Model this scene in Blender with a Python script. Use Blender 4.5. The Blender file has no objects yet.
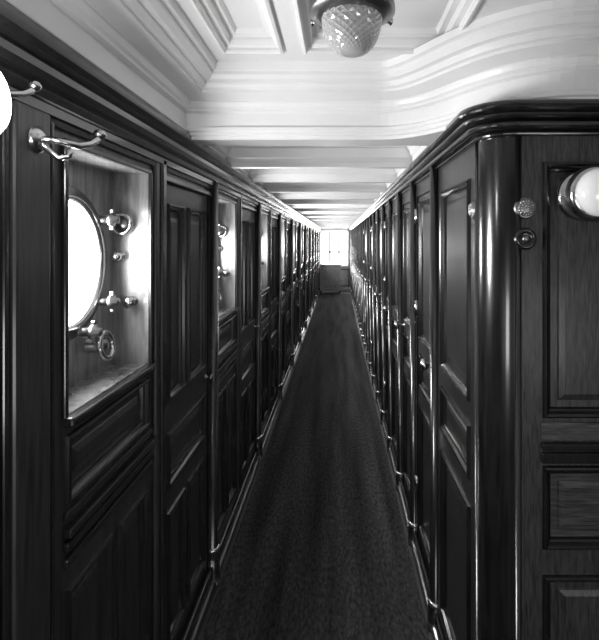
import bpy, math, random, itertools
from mathutils import Vector, Matrix
random.seed(3)
S=bpy.context.scene
H=1.6           # eye height
F=480.0
XL,XR=-0.592,0.408
YC=1.32         # cross wall plane
YEND=15.3
# ------------------------------------------------------------ materials
def mat(name, col, rough=.5, metal=0, coat=0, noise=None, bump=0, emis=0, trans=0, coatr=.08, spec=.5):
    m=bpy.data.materials.new(name); m.use_nodes=True
    nt=m.node_tree; b=nt.nodes['Principled BSDF']
    b.inputs['Roughness'].default_value=rough; b.inputs['Metallic'].default_value=metal
    b.inputs['Coat Weight'].default_value=coat; b.inputs['Coat Roughness'].default_value=coatr
    b.inputs['Specular IOR Level'].default_value=spec
    b.inputs['Base Color'].default_value=(col,col,col,1)
    b.inputs['Transmission Weight'].default_value=trans
    if emis:
        b.inputs['Emission Color'].default_value=(1,1,1,1); b.inputs['Emission Strength'].default_value=emis
    if noise:
        sc,lo,hi,detail=noise
        tc=nt.nodes.new('ShaderNodeTexCoord'); mp=nt.nodes.new('ShaderNodeMapping')
        mp.inputs['Scale'].default_value=sc
        n=nt.nodes.new('ShaderNodeTexNoise'); n.inputs['Scale'].default_value=1; n.inputs['Detail'].default_value=detail
        n.inputs['Roughness'].default_value=.65
        r=nt.nodes.new('ShaderNodeValToRGB')
        r.color_ramp.elements[0].position=.35; r.color_ramp.elements[1].position=.68
        r.color_ramp.elements[0].color=(lo,lo,lo,1); r.color_ramp.elements[1].color=(hi,hi,hi,1)
        nt.links.new(tc.outputs['Object'],mp.inputs[0]); nt.links.new(mp.outputs[0],n.inputs['Vector'])
        nt.links.new(n.outputs['Fac'],r.inputs[0]); nt.links.new(r.outputs[0],b.inputs['Base Color'])
        if bump:
            bp=nt.nodes.new('ShaderNodeBump'); bp.inputs['Strength'].default_value=bump; bp.inputs['Distance'].default_value=.004
            nt.links.new(n.outputs['Fac'],bp.inputs['Height']); nt.links.new(bp.outputs[0],b.inputs['Normal'])
    return m
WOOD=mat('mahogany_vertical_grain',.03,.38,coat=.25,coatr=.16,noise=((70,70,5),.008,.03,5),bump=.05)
WOODL=mat('mahogany_haze_lightened',.05,.42,coat=.3,coatr=.16,noise=((70,70,5),.02,.06,5),bump=.05)  # left wall wood, base colour lightened to imitate glare haze
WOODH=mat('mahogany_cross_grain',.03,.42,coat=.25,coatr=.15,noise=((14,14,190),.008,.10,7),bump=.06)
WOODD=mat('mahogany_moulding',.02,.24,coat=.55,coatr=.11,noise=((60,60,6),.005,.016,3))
WOODM=mat('mahogany_moulding_haze_lightened',.03,.24,coat=.6,coatr=.11,noise=((60,60,6),.012,.03,3))  # left mouldings, same glare haze put into a lighter colour
OAK=mat('figured_oak_panel',.05,.5,coat=.15,coatr=.2,noise=((170,170,16),.008,.075,9),bump=.08)
WHITE=mat('white_enamel',.8,.4,noise=((3,3,3),.72,.78,3))
BRASS=mat('polished_brass',.6,.22,metal=1)
BRASSD=mat('aged_brass',.25,.35,metal=1)
NICHE=mat('varnished_recess_with_glare',.2,.22,coat=.6,noise=((40,40,6),.14,.28,4))  # recess colour raised to stand in for glare around the porthole
HULLM=mat('hull_backing',.05,.6)
DARK=mat('dark_cavity',.01,.7)
GREYW=mat('light_oak_cabinet',.3,.45,noise=((12,12,60),.2,.38,4))
CARPET=mat('carpet_pile',.05,.95,noise=((80,30,90),.025,.095,10),bump=.7,spec=.1)
nt=CARPET.node_tree; bs=nt.nodes['Principled BSDF']; old=bs.inputs['Base Color'].links[0].from_socket
tc=nt.nodes.new('ShaderNodeTexCoord'); mp=nt.nodes.new('ShaderNodeMapping'); mp.inputs['Scale'].default_value=(9,.5,1)
nz=nt.nodes.new('ShaderNodeTexNoise'); nz.inputs['Scale'].default_value=1; nz.inputs['Detail'].default_value=3
rr=nt.nodes.new('ShaderNodeMapRange'); rr.inputs['From Min'].default_value=.3; rr.inputs['From Max'].default_value=.7; rr.inputs['To Min'].default_value=.4; rr.inputs['To Max'].default_value=1.35
mx=nt.nodes.new('ShaderNodeVectorMath'); mx.operation='SCALE'
nt.links.new(tc.outputs['Object'],mp.inputs[0]); nt.links.new(mp.outputs[0],nz.inputs['Vector']); nt.links.new(nz.outputs['Fac'],rr.inputs['Value'])
nt.links.new(old,mx.inputs[0]); nt.links.new(rr.outputs[0],mx.inputs['Scale']); nt.links.new(mx.outputs[0],bs.inputs['Base Color'])
LINO=mat('dark_linoleum',.05,.4,noise=((10,10,10),.03,.06,4))
GLOBE=mat('opal_glass',.8,.15,emis=.12,coat=.5)
LITGLOBE=mat('lit_opal_glass',.8,.2,emis=30)
CUT=mat('cut_glass',.6,.10,trans=.25,coat=1,coatr=.03)
def glassmat():
    m=bpy.data.materials.new('window_glass'); m.use_nodes=True; nt=m.node_tree; nt.nodes.clear()
    o=nt.nodes.new('ShaderNodeOutputMaterial'); mx=nt.nodes.new('ShaderNodeMixShader'); mx.inputs[0].default_value=.06
    t=nt.nodes.new('ShaderNodeBsdfTransparent'); g=nt.nodes.new('ShaderNodeBsdfGlossy'); g.inputs['Roughness'].default_value=.05
    nt.links.new(t.outputs[0],mx.inputs[1]); nt.links.new(g.outputs[0],mx.inputs[2]); nt.links.new(mx.outputs[0],o.inputs[0])
    return m
GLASS=glassmat()
# ------------------------------------------------------------ mesh builder
class MB:
    def __init__(s,name): s.name=name; s.v=[]; s.f=[]; s.m=[]; s.sm=[]; s.mats=[]
    def mi(s,m):
        if m not in s.mats: s.mats.append(m)
        return s.mats.index(m)
    def add(s,vs,fs,m,smooth=False):
        o=len(s.v); s.v+= [tuple(p) for p in vs]; k=s.mi(m)
        for f in fs: s.f.append([i+o for i in f]); s.m.append(k); s.sm.append(smooth)
    def box(s,a,b,m,bev=0):
        x0,x1=sorted((a[0],b[0])); y0,y1=sorted((a[1],b[1])); z0,z1=sorted((a[2],b[2]))
        if bev<=0:
            vs=[(x,y,z) for x in(x0,x1) for y in(y0,y1) for z in(z0,z1)]
            s.add(vs,[(0,1,3,2),(4,6,7,5),(0,4,5,1),(2,3,7,6),(0,2,6,4),(1,5,7,3)],m); return
        import bmesh
        bm=bmesh.new(); bmesh.ops.create_cube(bm,size=1)
        for v in bm.verts: v.co=Vector(((x0+x1)/2+v.co.x*(x1-x0),(y0+y1)/2+v.co.y*(y1-y0),(z0+z1)/2+v.co.z*(z1-z0)))
        bmesh.ops.bevel(bm,geom=bm.edges[:],offset=bev,segments=2,affect='EDGES',profile=.5)
        bm.verts.index_update()
        s.add([v.co[:] for v in bm.verts],[[v.index for v in f.verts] for f in bm.faces],m); bm.free()
    def lathe(s,c,ax,prof,m,n=28,smooth=True,facet=0,caps=True):
        ax=Vector(ax).normalized(); t=Vector((0,0,1)) if abs(ax.z)<.9 else Vector((1,0,0))
        u=ax.cross(t).normalized(); w=ax.cross(u); c=Vector(c); vs=[];fs=[]
        for i,(r,h) in enumerate(prof):
            for j in range(n):
                a=2*math.pi*j/n
                rr=r*(1+(facet if (i+j)%2 else 0))
                vs.append(c+ax*h+u*(rr*math.cos(a))+w*(rr*math.sin(a)))
        for i in range(len(prof)-1):
            for j in range(n):
                k=(j+1)%n
                if facet:
                    if (i+j)%2: fs+=[(i*n+j,i*n+k,(i+1)*n+k),(i*n+j,(i+1)*n+k,(i+1)*n+j)]
                    else: fs+=[(i*n+j,i*n+k,(i+1)*n+j),(i*n+k,(i+1)*n+k,(i+1)*n+j)]
                else: fs.append((i*n+j,i*n+k,(i+1)*n+k,(i+1)*n+j))
        if caps:
            if prof[0][0]>1e-5: fs.append(tuple(range(n)))
            if prof[-1][0]>1e-5: fs.append(tuple(range((len(prof)-1)*n,len(prof)*n)))
        s.add(vs,fs,m,smooth)
    def tube(s,pts,r,m,n=10):
        P=[Vector(p) for p in pts]; vs=[];fs=[]; pu=None
        for i,p in enumerate(P):
            d=(P[min(i+1,len(P)-1)]-P[max(i-1,0)]).normalized()
            if pu is None:
                pu=d.cross(Vector((0,0,1)) if abs(d.z)<.9 else Vector((1,0,0))).normalized()
            pu=(pu-d*pu.dot(d)).normalized(); w=d.cross(pu)
            for j in range(n):
                a=2*math.pi*j/n; vs.append(p+pu*r*math.cos(a)+w*r*math.sin(a))
        for i in range(len(P)-1):
            for j in range(n):
                k=(j+1)%n; fs.append((i*n+j,i*n+k,(i+1)*n+k,(i+1)*n+j))
        fs.append(tuple(range(n))); fs.append(tuple(range((len(P)-1)*n,len(P)*n)))
        s.add(vs,fs,m,True)
    def torus(s,c,ax,R,r,m,n=32,k=10):
        prof=[(R+r*math.cos(2*math.pi*i/k),r*math.sin(2*math.pi*i/k)) for i in range(k+1)]
        ax=Vector(ax).normalized(); t=Vector((0,0,1)) if abs(ax.z)<.9 else Vector((1,0,0))
        u=ax.cross(t).normalized(); w=ax.cross(u); c=Vector(c); vs=[];fs=[]
        for (rr,h) in prof[:-1]:
            for j in range(n):
                a=2*math.pi*j/n; vs.append(c+ax*h+u*rr*math.cos(a)+w*rr*math.sin(a))
        for i in range(k):
            for j in range(n):
                q=(j+1)%n; i2=(i+1)%k; fs.append((i*n+j,i*n+q,i2*n+q,i2*n+j))
        s.add(vs,fs,m,True)
    def sweep(s,path,prof,m,zb,side=1,smooth=False):
        P=[Vector(p) for p in path]; n=len(P); cols=[]
        for i in range(n):
            a=(P[i]-P[i-1]).normalized() if i>0 else None
            b=(P[i+1]-P[i]).normalized() if i<n-1 else None
            if a is None:a=b
            if b is None:b=a
            na=Vector((-a.y,a.x)); nb=Vector((-b.y,b.x)); nn=(na+nb).normalized(); k=1/max(.4,nn.dot(na))
            cols.append([(P[i].x+nn.x*k*d*side,P[i].y+nn.y*k*d*side,zb+z) for d,z in prof])
        q=len(prof); vs=[p for c in cols for p in c]; fs=[]
        for i in range(n-1):
            for j in range(q-1):
                fs.append((i*q+j,(i+1)*q+j,(i+1)*q+j+1,i*q+j+1))
        s.add(vs,fs,m,smooth)
    def panelling(s,O,U,W,u0,u1,v0,v1,panels,holes=(),mf=None,mp=None,mm=None,prof=None,V=(0,0,1)):
        mf=mf or WOOD; mp=mp or WOOD; mm=mm or WOODD
        O=Vector(O);U=Vector(U);W=Vector(W);V=Vector(V)
        T=lambda u,v,w=0:O+U*u+V*v+W*w
        us=sorted(set([u0,u1]+[x for p in list(panels)+list(holes) for x in p[:2]]))
        vv=sorted(set([v0,v1]+[x for p in list(panels)+list(holes) for x in p[2:4]]))
        us=[x for x in us if u0-1e-6<=x<=u1+1e-6]; vv=[x for x in vv if v0-1e-6<=x<=v1+1e-6]
        for i in range(len(us)-1):
            for j in range(len(vv)-1):
                cu=(us[i]+us[i+1])/2; cv=(vv[j]+vv[j+1])/2
                if any(p[0]<cu<p[1] and p[2]<cv<p[3] for p in list(panels)+list(holes)): continue
                s.add([T(us[i],vv[j]),T(us[i+1],vv[j]),T(us[i+1],vv[j+1]),T(us[i],vv[j+1])],[(0,1,2,3)],mf)
        prof=prof or [(0,0),(.003,.008),(.008,.011),(.014,.008),(.019,-.001),(.024,-.004),(.027,-.013),(.046,-.013),(.050,-.010),(.064,-.005)]
        for p in panels:
            mind=min(p[1]-p[0],p[3]-p[2]); sc=min(1,mind/2*.8/prof[-1][0])
            ms=p[4] if len(p)>4 else mp
            loops=[]
            for d,w in prof:
                d*=sc; loops.append([T(p[0]+d,p[2]+d,w),T(p[1]-d,p[2]+d,w),T(p[1]-d,p[3]-d,w),T(p[0]+d,p[3]-d,w)])
            for a in range(len(loops)-1):
                vs=loops[a]+loops[a+1]
                s.add(vs,[(k,(k+1)%4,4+(k+1)%4,4+k) for k in range(4)],mm if prof[a][0]<.027 else ms)
            s.add(loops[-1],[(0,1,2,3)],ms)
    def done(s,parent=None):
        me=bpy.data.meshes.new(s.name); me.from_pydata(s.v,[],s.f)
        for m in s.mats: me.materials.append(m)
        me.polygons.foreach_set('material_index',s.m); me.polygons.foreach_set('use_smooth',s.sm); me.update()
        ob=bpy.data.objects.new(s.name,me); S.collection.objects.link(ob)
        if parent: ob.parent=parent
        return ob
# ------------------------------------------------------------ floor
b=MB('floor'); b.box((-.75,-1.8,-.06),(2.45,YEND+.1,0),LINO); b.done()
b=MB('carpet_runner')
b.box((XL+.045,-1.5,0),(XR-.045,14.2,.010),CARPET,.003); b.done()
# ------------------------------------------------------------ hull plating + portholes
PER=1.26; NP=11; N0=1.01; NW=.50; PO=.235
XP=-.70; PR=.165; PZ=H-.06
hull=MB('hull_plating')
def plate_with_hole(mb,y0,y1,z0,z1,cy,cz,r,x,m,n=48):
    vs=[];fs=[]
    for j in range(n):
        a=2*math.pi*j/n; c,s_=math.cos(a),math.sin(a)
        vs.append((x,cy+r*c,cz+r*s_))
        tx=((y1-cy)/c if c>1e-9 else ((y0-cy)/c if c<-1e-9 else 1e9)); tz=((z1-cz)/s_ if s_>1e-9 else ((z0-cz)/s_ if s_<-1e-9 else 1e9))
        t=min(tx,tz); vs.append((x,cy+t*c,cz+t*s_))
    for j in range(n):
        k=(j+1)%n; fs.append((2*j,2*j+1,2*k+1,2*k))
    mb.add(vs,fs,m)
    for cyy,czz in itertools.product((y0,y1),(z0,z1)):
        best=sorted(range(n),key=lambda j:(vs[2*j+1][1]-cyy)**2+(vs[2*j+1][2]-czz)**2)[:2]
        mb.add([(x,cyy,czz),vs[2*best[0]+1],vs[2*best[1]+1]],[(0,1,2)],m)
hull.add([(XP,-1.8,0),(XP,N0,0),(XP,N0,2.4),(XP,-1.8,2.4)],[(0,1,2,3)],HULLM)
for k in range(NP):
    y=N0+PER*k
    plate_with_hole(hull,y,y+NW,PZ-.36,PZ+.36,y+PO,PZ,PR,XP,NICHE)
    hull.add([(XP,y,0),(XP,y+NW,0),(XP,y+NW,PZ-.36),(XP,y,PZ-.36)],[(0,1,2,3)],NICHE)
    hull.add([(XP,y,PZ+.36),(XP,y+NW,PZ+.36),(XP,y+NW,2.4),(XP,y,2.4)],[(0,1,2,3)],NICHE)
    hull.add([(XP,y+NW,0),(XP,y+PER,0),(XP,y+PER,2.4),(XP,y+NW,2.4)],[(0,1,2,3)],HULLM)
hull.done()
for k in range(NP):
    y=N0+PER*k+PO
    p=MB('porthole')
    p.lathe((XP-.03,y,PZ),(1,0,0),[(PR-.004,0),(PR-.004,.032),(PR,.040),(PR+.012,.042),(PR+.016,.034),(PR+.034,.034),(PR+.038,.030),(PR+.038,.028)],BRASS,48,caps=False)
    p.add([(XP-.02,y+(PR-.004)*math.cos(a*math.pi/24),PZ+(PR-.004)*math.sin(a*math.pi/24)) for a in range(48)],[tuple(range(48))],GLASS)
    for ang in (38,-38,-75,142,218):
        a=math.radians(ang); cy=y+(PR+.03)*math.cos(a); cz=PZ+(PR+.03)*math.sin(a)
        p.lathe((XP,cy,cz),(1,0,0),[(.012,0),(.012,.03),(.02,.034),(.022,.045),(.012,.05),(.012,.06),(.0,.063)],BRASSD,16)
        p.box((XP+.036,cy-.005,cz-.03),(XP+.046,cy+.005,cz+.03),BRASS,.002)
    p.torus((XP+.05,y+.10,PZ-.235),(1,0,.2),.036,.008,BRASS)
    p.lathe((XP,y+.10,PZ-.235),(1,0,0),[(.02,0),(.02,.045),(.01,.055),(0,.056)],BRASSD,16)
    yr=N0+PER*k+NW-.012
    for dx,dz,r in ((.03,.05,.030),(.022,-.05,.014),(.06,-.19,.016)):
        if r>.02:
            p.torus((XP+dx,yr-.018,H+dz),(0,1,0),r,.007,BRASS,24)
            p.lathe((XP+dx,yr,H+dz),(0,-1,0),[(r*.75,0),(r*.75,.006),(r*.3,.010),(0,.014)],BRASSD,18)
        else: p.lathe((XP+dx,yr,H+dz),(0,-1,0),[(r,0),(r,.005),(r*.5,.008),(r*.5,.02),(r,.024),(r*1.2,.034),(r*.7,.042),(0,.044)],BRASS,18)
    p.done()
# ------------------------------------------------------------ left wall
WL=MB('wall_left')
O=(XL,0,0);U=(0,1,0);W=(1,0,0); TOP=H+.27
NB,NT=H-.385,H+.205
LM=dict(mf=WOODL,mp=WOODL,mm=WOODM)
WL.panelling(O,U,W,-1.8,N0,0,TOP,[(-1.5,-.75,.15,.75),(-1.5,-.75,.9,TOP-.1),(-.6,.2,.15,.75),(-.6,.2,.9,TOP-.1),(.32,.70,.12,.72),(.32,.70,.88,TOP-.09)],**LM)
for yy in (.80,.83,.965): WL.box((XL,yy,.12),(XL+.016,yy+.014,TOP-.03),WOODM,.004)
WL.box((XL,.85,.12),(XL+.022,.955,TOP-.02),WOODL,.006)
for k in range(NP):
    y=N0+PER*k; n1=y+NW
    WL.panelling(O,U,W,y,n1,0,TOP,[(y+.03,n1-.02,H-.575,H-.425),(y+.03,y+.24,.17,H-.76),(y+.275,n1-.02,.17,H-.76)],
        holes=[(y+.03,n1-.012,NB,NT)],**LM)
    a0,a1=y+.03,n1-.012
    WL.add([(XL,a0,NB),(XP,a0,NB),(XP,a0,NT),(XL,a0,NT)],[(0,1,2,3)],NICHE)
    WL.add([(XL,a1,NB),(XP,a1,NB),(XP,a1,NT),(XL,a1,NT)],[(0,1,2,3)],NICHE)
    WL.add([(XL,a0,NB),(XP,a0,NB),(XP,a1,NB),(XL,a1,NB)],[(0,1,2,3)],NICHE)
    WL.add([(XL,a0,NT),(XP,a0,NT),(XP,a1,NT),(XL,a1,NT)],[(0,1,2,3)],NICHE)
    WL.box((XL-.01,a0-.005,NB-.022),(XL+.022,a1+.005,NB),WOODM,.006)
    WL.box((XL,a0-.014,NB),(XL+.010,a0,NT+.014),WOODM,.003); WL.box((XL,a1,NB),(XL+.010,a1+.012,NT+.014),WOODM,.003)
    WL.box((XL,a0-.014,NT),(XL+.010,a1+.012,NT+.014),WOODM,.003)
    for dz,t in ((.60,.012),(.635,.02),(.665,.014),(.70,.012)):
        WL.box((XL,y+.02,H-dz-.008),(XL+t,n1,H-dz+.012),WOODM,.004)
    WL.panelling(O,U,W,n1,n1+.11,0,TOP,[],**LM)
    WL.box((XL,n1+.018,.12),(XL+.014,n1+.05,TOP),WOODL,.005); WL.box((XL,n1+.06,.12),(XL+.02,n1+.10,TOP),WOODM,.008)
    d0,d1=n1+.11,y+PER
    WL.panelling(O,U,W,d0,d1,0,TOP,[],holes=[(d0,d1,0,H+.21)],**LM)
    d1-=.07
    WL.panelling(O,U,W,d1,d1+.07,0,H+.21,[],**LM)
    for yy in (d0,d1): WL.add([(XL,yy,0),(XL-.05,yy,0),(XL-.05,yy,H+.21),(XL,yy,H+.21)],[(0,1,2,3)],WOODD)
    WL.box((XL,d0-.01,H+.20),(XL+.012,d1+.01,H+.22),WOODM,.004)
    D=MB('door_%d'%(k+1))
    D.panelling((XL-.008,0,0),U,W,d0+.003,d1-.003,.012,H+.20,
       [(d0+.06,d0+.25,H-.57,H+.13),(d0+.29,d1-.05,H-.57,H+.13),(d0+.06,d1-.05,H-.88,H-.68),(d0+.06,d0+.25,.16,H-.96),(d0+.29,d1-.05,.16,H-.96)],**LM)
    D.lathe((XL-.008,d1-.028,H-.62),(1,0,0),[(.012,0),(.012,.004),(.006,.008),(.006,.016),(.013,.02),(.015,.026),(.012,.034),(.0,.037)],BRASSD,18)
    D.done()
    py=d1+.035
    WL.lathe((XL+.008,py,0),(0,0,1),[(.034,.0),(.034,.12),(.026,.13),(.026,TOP)],WOODM,24)
    WL.lathe((XL+.008,py,0),(0,0,1),[(.037,.012),(.037,.035),(.03,.05),(.03,.15),(.034,.16),(.034,.17),(.028,.175)],BRASS,24)
WL.box((XL,-1.8,0),(XL+.018,YEND,.10),WOODM,.005)
WL.done()
T=MB('baseboard_left')
T.sweep([(XL+.018,-1.8),(XL+.018,YEND)],[(0,.0),(.012,.0),(.014,.02),(.008,.032),(0,.036)],BRASSD,0,side=-1); T.done()
# ------------------------------------------------------------ right wall
WR=MB('wall_right')
O=(XR,0,0);W=(-1,0,0)
Y0=YC+.08; q=.55
def std_panels(a,c): return [(a,c,H-.50,H+.19),(a,c,H-.74,H-.57),(a,c,.15,H-.82)]
TOPR=H+.31
WR.panelling(O,U,W,Y0,1.945,0,TOPR,std_panels(1.475,1.885))
yk=1.945; idx=0; dn=NP
while yk<YEND-.3:
    WR.panelling(O,U,W,yk,yk+.07,0,TOPR,[])
    WR.lathe((XR-.006,yk+.03,0),(0,0,1),[(.032,0),(.032,.10),(.024,.11),(.024,TOPR)],WOODD,24)
    WR.lathe((XR-.006,yk+.03,0),(0,0,1),[(.035,.012),(.035,.03),(.029,.045),(.029,.10),(.033,.11),(.027,.12)],BRASS,24)
    a=yk+.07; c=min(yk+q,YEND)
    if idx%3!=2:
        WR.panelling(O,U,W,a,c,0,TOPR,[],holes=[(a,c-.02,0,H+.22)])
        dn+=1; D=MB('door_%d'%dn)
        D.panelling((XR+.006,0,0),U,W,a+.002,c-.022,.012,H+.218,std_panels(a+.05,c-.07))
        ky=(a+.025) if idx%3==0 else (c-.05)
        D.lathe((XR+.006,ky,H-.53),(-1,0,0),[(.016,0),(.016,.004),(.007,.008),(.007,.03),(.02,.036),(.026,.048),(.022,.06),(.0,.066)],BRASS,18)
        hy=(c-.03) if idx%3==0 else a+.008
        for hz in (H+.12,.35,H-.35): D.lathe((XR-.004,hy,hz-.04),(0,0,1),[(.0,0),(.011,.002),(.011,.078),(0,.08)],BRASS,12)
        D.done()
    else:
        WR.panelling(O,U,W,a,c,0,TOPR,std_panels(a+.05,c-.05))
    yk+=q; idx+=1
WR.box((XR-.016,Y0,0),(XR,YEND,.09),WOODD,.005)
arc=[(XR,Y0)]+[(XR+.08-.08*math.cos(t*math.pi/24),Y0-.08*math.sin(t*math.pi/24)) for t in range(1,12)]+[(XR+.08,YC)]
WR.sweep(arc,[(0,0),(0,TOPR)],WOODD,0,smooth=True)
WR.lathe((XR+.004,Y0+.008,0),(0,0,1),[(.010,0),(.010,TOPR)],WOODD,14)
WR.lathe((XR+.088,YC+.001,0),(0,0,1),[(.009,0),(.009,TOPR)],WOODD,14)
WR.done()
WC=MB('wall_cross')
WC.panelling((0,YC,0),(1,0,0),(0,-1,0),XR+.08,2.4,0,TOPR,
   [(.562,.95,H-.49,H+.215,OAK),(.562,.95,H-.85,H-.62,WOODH),(.562,.95,.16,H-.92,OAK),
    (1.06,1.62,H-.49,H+.215,OAK),(1.06,1.62,H-.85,H-.62,WOODH),(1.06,1.62,.16,H-.92,OAK),
    (1.73,2.3,H-.49,H+.215,OAK),(1.73,2.3,H-.85,H-.62,WOODH),(1.73,2.3,.16,H-.92,OAK)],mf=OAK)
for x0,x1 in ((.562,.95),(1.06,1.62),(1.73,2.3)):
    WC.box((x0-.005,YC-.010,H-.612),(x1+.005,YC,H-.582),WOODD,.004)
    WC.box((x0-.005,YC-.016,H-.575),(x1+.005,YC,H-.555),WOODD,.005)
    WC.box((x0-.005,YC-.004,H-.55),(x1+.005,YC,H-.50),WOODH,.002)
WC.box((XR+.08,YC-.018,0),(2.4,YC,.11),WOODD,.005)
WC.done()
T=MB('baseboard_right')
T.sweep([(XR-.016,YEND),(XR-.016,Y0-.0)]+[(XR+.08-.096*math.cos(t*math.pi/24),Y0-.096*math.sin(t*math.pi/24)) for t in range(1,12)]+[(XR+.08,YC-.018),(2.4,YC-.018)],
   [(0,.0),(.014,.0),(.016,.022),(.008,.034),(0,.038)],BRASS,0,side=-1); T.done()
# ------------------------------------------------------------ dark wood cornices
CP=[(0,.235),(.010,.235),(.012,.247),(.020,.250),(.020,.268),(.028,.272),(.034,.285),(.030,.297),(.042,.300),(.050,.312),(.052,.325),(.046,.336),(.060,.340),(.070,.350),(.074,.363),(.070,.376),(.060,.382),(0,.384)]
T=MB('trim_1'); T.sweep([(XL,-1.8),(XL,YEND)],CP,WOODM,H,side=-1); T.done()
def arcprof(d,z,r,a0,a1,n=6): return [(d+r*math.cos(math.radians(a0+(a1-a0)*i/n)),z+r*math.sin(math.radians(a0+(a1-a0)*i/n))) for i in range(n+1)]
CR=[(0,.285)]+arcprof(.006,.292,.007,-90,90)+[(.012,.301)]+arcprof(.022,.313,.012,-90,90,8)+[(.03,.327)]+arcprof(.036,.338,.010,-90,60,6)+arcprof(.046,.359,.015,-90,90,10)+[(0,.375)]
rc=[(XR,YEND),(XR,Y0)]+arc[1:-1]+[(XR+.08,YC),(2.4,YC)]
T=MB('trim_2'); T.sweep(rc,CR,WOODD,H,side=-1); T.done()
# ------------------------------------------------------------ ceiling
C=MB('ceiling')
ZC=.575
def bez(p0,p1,p2,p3,n):
    r=[]
    for i in range(n+1):
        t=i/n;a=(1-t)**3;b_=3*t*(1-t)**2;c_=3*t*t*(1-t);d=t**3
        r.append((a*p0[0]+b_*p1[0]+c_*p2[0]+d*p3[0],a*p0[1]+b_*p1[1]+c_*p2[1]+d*p3[1]))
    return r
Y1=1.70
PATH=[(-.545,-1.7),(-.545,Y1)]+bez((.12,Y1),(.40,Y1),(.36,1.28),(.66,1.28),26)+[(2.3,1.28)]
MP=[(0,.355),(0,.366),(.008,.370),(.008,.380),(.014,.384),(.014,.396),(.006,.400),(.006,.446),(.022,.450),(.022,.458),(.030,.464),(.036,.476),(.036,.482),(.048,.484),(.088,.496),(.088,.504),(.100,.508),(.108,.518),(.108,.524),(.124,.528),(.136,.540),(.136,.550),(.150,.556),(.154,ZC)]
C.sweep(PATH,MP,WHITE,H,side=-1)
C.add([(XL,-1.8,H+.355),(-.545,-1.8,H+.355),(-.545,Y1,H+.355),(XL,Y1,H+.355)],[(0,1,2,3)],WHITE)
pp=PATH[1:]
BW=.11
for i in range(len(pp)-1):
    a,c=pp[i],pp[i+1]
    C.add([(a[0],a[1],H+.355),(c[0],c[1],H+.355),(c[0],1.70+BW,H+.355),(a[0],1.70+BW,H+.355)],[(0,1,2,3)],WHITE)
cprof=[(0,0),(0,.010),(.008,.012),(.012,.004),(.012,-.006),(.026,-.010),(.030,-.022),(.030,-.03),(.046,-.032),(.052,-.045)]
fields=[(-.350,-.165,1.02,1.46),(-.350,-.165,.30,.96),(-.350,-.165,-.5,.24),(-.105,.34,.30,1.46),(-.105,.34,-.6,.24),(.42,.95,.2,1.04),(1.05,1.8,.2,1.04),(.42,1.1,-.8,.1)]
C.panelling((0,0,H+ZC),(1,0,0),(0,0,-1),-.7,2.4,-1.8,1.72,[f for f in fields],mf=WHITE,mp=WHITE,mm=WHITE,prof=cprof,V=(0,1,0))
by=Y1; ys=[]
while by<YEND: ys.append(by); by+=.60
for i,yb in enumerate(ys):
    y0=yb; y1=yb+BW
    if i>0:
        pts=[(y0,.500),(y0+.0,.48),(y0+.012,.470),(y0+.012,.450),(y0+.020,.444),(y0+.020,.400),(y0+.026,.394),(y0+.034,.376),(y0+.036,.355),(y1-.02,.355),(y1-.008,.394),(y1,.44),(y1,.50)]
    else:
        pts=[(y1,.355),(y1+.005,.394),(y1+.01,.50)]
    for (ya,za),(yb_,zb_) in zip(pts,pts[1:]):
        C.add([(XL,ya,H+za),(XR+.02,ya,H+za),(XR+.02,yb_,H+zb_),(XL,yb_,H+zb_)],[(0,1,2,3)],WHITE)
    a=y1; c=yb+.60
    C.panelling((0,0,H+.485),(1,0,0),(0,0,-1),XL,XR+.02,a,c,[(XL+.12,-.12,a+.06,c-.06),(-.07,XR-.10,a+.06,c-.06)],mf=WHITE,mp=WHITE,mm=WHITE,
        prof=[(0,0),(0,.005),(.006,.006),(.012,-.004),(.02,-.01),(.024,-.02),(.03,-.022)],V=(0,1,0))
    for X,sgn in ((XL,1),(XR,-1)):
        cv=[(.0,.36),(.05,.37),(.05,.40),(.06,.41),(.066,.43),(.08,.45),(.08,.465),(.10,.475),(.104,.486)]
        for (d0,z0),(d1_,z1) in zip(cv,cv[1:]):
            C.add([(X+sgn*d0,a-.01,H+z0),(X+sgn*d0,c+.01,H+z0),(X+sgn*d1_,c+.01,H+z1),(X+sgn*d1_,a-.01,H+z1)],[(0,1,2,3)],WHITE)
C.box((-.75,-1.85,2.38),(2.45,YEND+.1,2.42),WHITE)
C.done()
# ------------------------------------------------------------ enclosing walls behind & beyond
b=MB('wall_back'); b.panelling((0,-1.8,0),(1,0,0),(0,1,0),-.7,2.4,0,2.4,[(-.4,.3,.15,.8),(-.4,.3,.95,1.8),(.5,1.2,.15,.8),(.5,1.2,.95,1.8),(1.4,2.1,.15,.8),(1.4,2.1,.95,1.8)]); b.done()
b=MB('wall_outer_right'); b.box((2.4,-1.8,0),(2.44,YEND,2.4),WOOD); b.done()
x0,x1,z0,z1=-.55,.33,.78,H+.30
b=MB('wall_end')
b.panelling((0,YEND,0),(1,0,0),(0,-1,0),-.7,2.4,0,2.4,[(-.5,-.06,.12,.68),(.0,.36,.12,.68)],holes=[(x0,x1,z0,z1)],mf=GREYW,mp=GREYW)
b.done()
b=MB('window_1')
b.box((x0-.03,YEND-.03,z0-.03),(x0+.02,YEND+.02,z1+.03),WHITE,.004); b.box((x1-.02,YEND-.03,z0-.03),(x1+.03,YEND+.02,z1+.03),WHITE,.004)
b.box((x0-.03,YEND-.03,z0-.03),(x1+.03,YEND+.02,z0+.02),WHITE,.004); b.box((x0-.03,YEND-.03,z1-.02),(x1+.03,YEND+.02,z1+.03),WHITE,.004)
for xx in (-.26,.03): b.box((xx-.02,YEND-.02,z0),(xx+.02,YEND+.02,z1),OAK,.004)
b.box((x0,YEND-.02,1.2),(x1,YEND+.02,1.24),OAK,.004)
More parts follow.
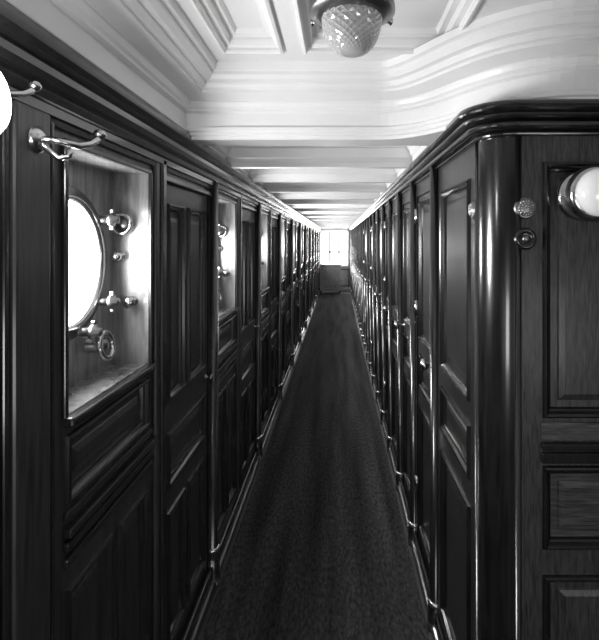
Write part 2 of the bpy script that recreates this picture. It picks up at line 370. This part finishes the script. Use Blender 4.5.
b.box((x0,YEND+.0,z0),(x1,YEND+.004,z1),GLASS)
b.done()
b=MB('sideboard_cabinet')
cx0,cx1,cy0,cy1=-.54,.08,14.35,14.85
b.box((cx0,cy0,.08),(cx1,cy1,.84),GREYW,.006); b.box((cx0-.02,cy0-.02,.84),(cx1+.02,cy1+.02,.88),WHITE,.006)
for i in range(3):
    z=.10+i*.245; b.panelling((0,cy0-.001,0),(1,0,0),(0,-1,0),cx0+.02,cx1-.02,z,z+.225,[(cx0+.04,cx1-.04,z+.02,z+.205)],mf=GREYW,mp=GREYW,mm=GREYW)
    for xx in (cx0+.16,cx1-.16): b.lathe((xx,cy0,z+.1),(0,-1,0),[(.008,0),(.008,.015),(.016,.02),(.014,.03),(0,.034)],BRASS,12)
for xx in (cx0+.03,cx1-.03):
    for yy in (cy0+.03,cy1-.03): b.lathe((xx,yy,0),(0,0,1),[(.014,0),(.022,.04),(.018,.085)],WOODD,12)
b.done()
# ------------------------------------------------------------ ceiling lamp
L=MB('ceiling_lamp'); cx,cy=.032,1.12; z=H+ZC+.035
L.lathe((cx,cy,z),(0,0,-1),[(.07,0),(.082,.012),(.082,.046),(.092,.050),(.098,.056),(.100,.064),(.096,.070),(.101,.074),(.101,.080),(.094,.086),(.080,.092),(.068,.094)],BRASSD,48)
gp=[(.068*math.cos(t)**.8 if t<1.55 else 0,.092+.088*math.sin(t)) for t in [i*math.pi/2/17 for i in range(18)]]
L.lathe((cx,cy,z),(0,0,-1),gp,CUT,48,smooth=False,facet=.04)
for i in range(3):
    a=i*2*math.pi/3+.5; L.lathe((cx+.099*math.cos(a),cy+.099*math.sin(a),z-.077),(math.cos(a),math.sin(a),0),[(.006,0),(.006,.01),(.009,.012),(0,.018)],BRASS,10)
L.done()
# wall lamps
def wall_lamp(c,ax,gl):
    L=MB('wall_lamp')
    L.lathe(c,ax,[(.070,0),(.070,.006),(.064,.012),(.050,.016),(.044,.030),(.050,.040),(.064,.046),(.072,.052),(.074,.060),(.068,.066),(.071,.072),(.066,.080),(.058,.082)],BRASS,40)
    L.lathe(c,ax,[(.058,.078),(.062,.088),(.063,.100),(.059,.114),(.050,.126),(.036,.135),(.019,.140),(0,.142)],gl,40)
    L.done()
wall_lamp((.672,YC,H+.122),(0,-1,0),GLOBE)
wall_lamp((XL,.635,H+.19),(1,0,0),LITGLOBE)
def rosette(c,ax,r):
    v=MB('ventilator_rosette'); v.lathe(c,ax,[(r,0),(r,.004),(r*.86,.008),(r*.8,.007),(r*.75,.010),(r*.4,.014),(0,.015)],BRASSD,32)
    axv=Vector(ax); t=Vector((0,0,1)); u=axv.cross(t).normalized()
    for ring,cnt in ((.2,5),(.42,10),(.64,16)):
        for j in range(cnt):
            a=2*math.pi*j/cnt; pc=Vector(c)+axv*(.0155-.006*ring*1.1)+u*r*ring*math.cos(a)+t*r*ring*math.sin(a)
            v.lathe(pc,ax,[(r*.085,-.004),(r*.085,.0012),(0,.0013)],BRASS,8)
    v.done()
rosette((.514,YC,H+.088),(0,-1,0),.030)
rosette((XR,1.44,H+.09),(-1,0,0),.026)
p=MB('bell_push'); p.lathe((.514,YC,H+.003),(0,-1,0),[(.030,0),(.030,.006),(.024,.012),(.020,.010),(.016,.007),(.012,.007)],WOODD,32)
p.lathe((.514,YC,H+.003),(0,-1,0),[(.011,.006),(.011,.012),(.006,.016),(0,.017)],BRASSD,20); p.done()
def hook(y,z,s=1):
    h=MB('coat_hook')
    X=XL+.022
    h.lathe((X,y,z),(1,0,0),[(.026*s,0),(.026*s,.004),(.018*s,.008),(.012*s,.012)],BRASS,24)
    h.tube([(X+.008+a*s,y+c*s,z+d*s) for a,c,d in ((0,0,0),(.02,0,0),(.04,.01,-.004),(.055,.03,-.006),(.062,.055,.002),(.066,.075,.014),(.068,.085,.03))],.007*s,BRASS)
    h.lathe((X+.008+.068*s,y+.085*s,z+.028*s),(0,0,1),[(0,-.012*s),(.010*s,-.008*s),(.014*s,0),(.010*s,.008*s),(0,.012*s)],BRASS,16)
    h.tube([(X+.008+a*s,y+c*s,z+d*s) for a,c,d in ((0,0,-.006),(.014,0,-.02),(.03,.004,-.034),(.045,.01,-.03),(.05,.014,-.014))],.006*s,BRASS)
    h.done()
hook(.91,H+.19,1.0); hook(.735,H+.235,.8)
# ------------------------------------------------------------ lights
def area(n,loc,rot,size,e,shape='SQUARE',sy=None):
    l=bpy.data.lights.new(n,'AREA'); l.energy=e; l.shape=shape; l.size=size
    if sy: l.size_y=sy
    o=bpy.data.objects.new(n,l); o.location=loc; o.rotation_euler=rot; S.collection.objects.link(o); return o
for k in range(NP):
    y=N0+PER*k+PO
    area('porthole_daylight',(XP-.035,y,PZ-.0),(0,-math.pi/2,0),.32,15 if k<3 else 24,'DISK')
area('window_daylight',(-.11,YEND+.15,1.4),(-math.pi/2,0,0),.85,50,'RECTANGLE',.95)
def aim(o,t): o.rotation_euler=(Vector(t)-Vector(o.location)).to_track_quat('-Z','Y').to_euler()
o=area('added_ceiling_fill',(1.6,-1.4,.9),(0,0,0),.8,10); aim(o,(.1,1.6,2.3))  # fill lamp added behind the camera to brighten the near ceiling
o=area('added_beam_fill',(-.1,-1.7,.8),(0,0,0),.6,14); aim(o,(-.05,3.2,1.9))  # low fill lamp, added unseen to light the ceiling beam faces
w=bpy.data.worlds.new('sky'); S.world=w; w.use_nodes=True
w.node_tree.nodes['Background'].inputs[0].default_value=(1,1,1,1); w.node_tree.nodes['Background'].inputs[1].default_value=3
# ------------------------------------------------------------ camera
cd=bpy.data.cameras.new('cam'); co=bpy.data.objects.new('cam',cd); S.collection.objects.link(co)
co.location=(0,0,H); co.rotation_euler=(math.pi/2,0,0)
cd.sensor_fit='VERTICAL'; cd.sensor_height=24; cd.lens=24*F/640; cd.clip_start=.02
cd.shift_x=-38.5/640; cd.shift_y=-80/640
S.camera=co
S.view_settings.view_transform='Standard'; S.view_settings.look='None'; S.view_settings.exposure=0
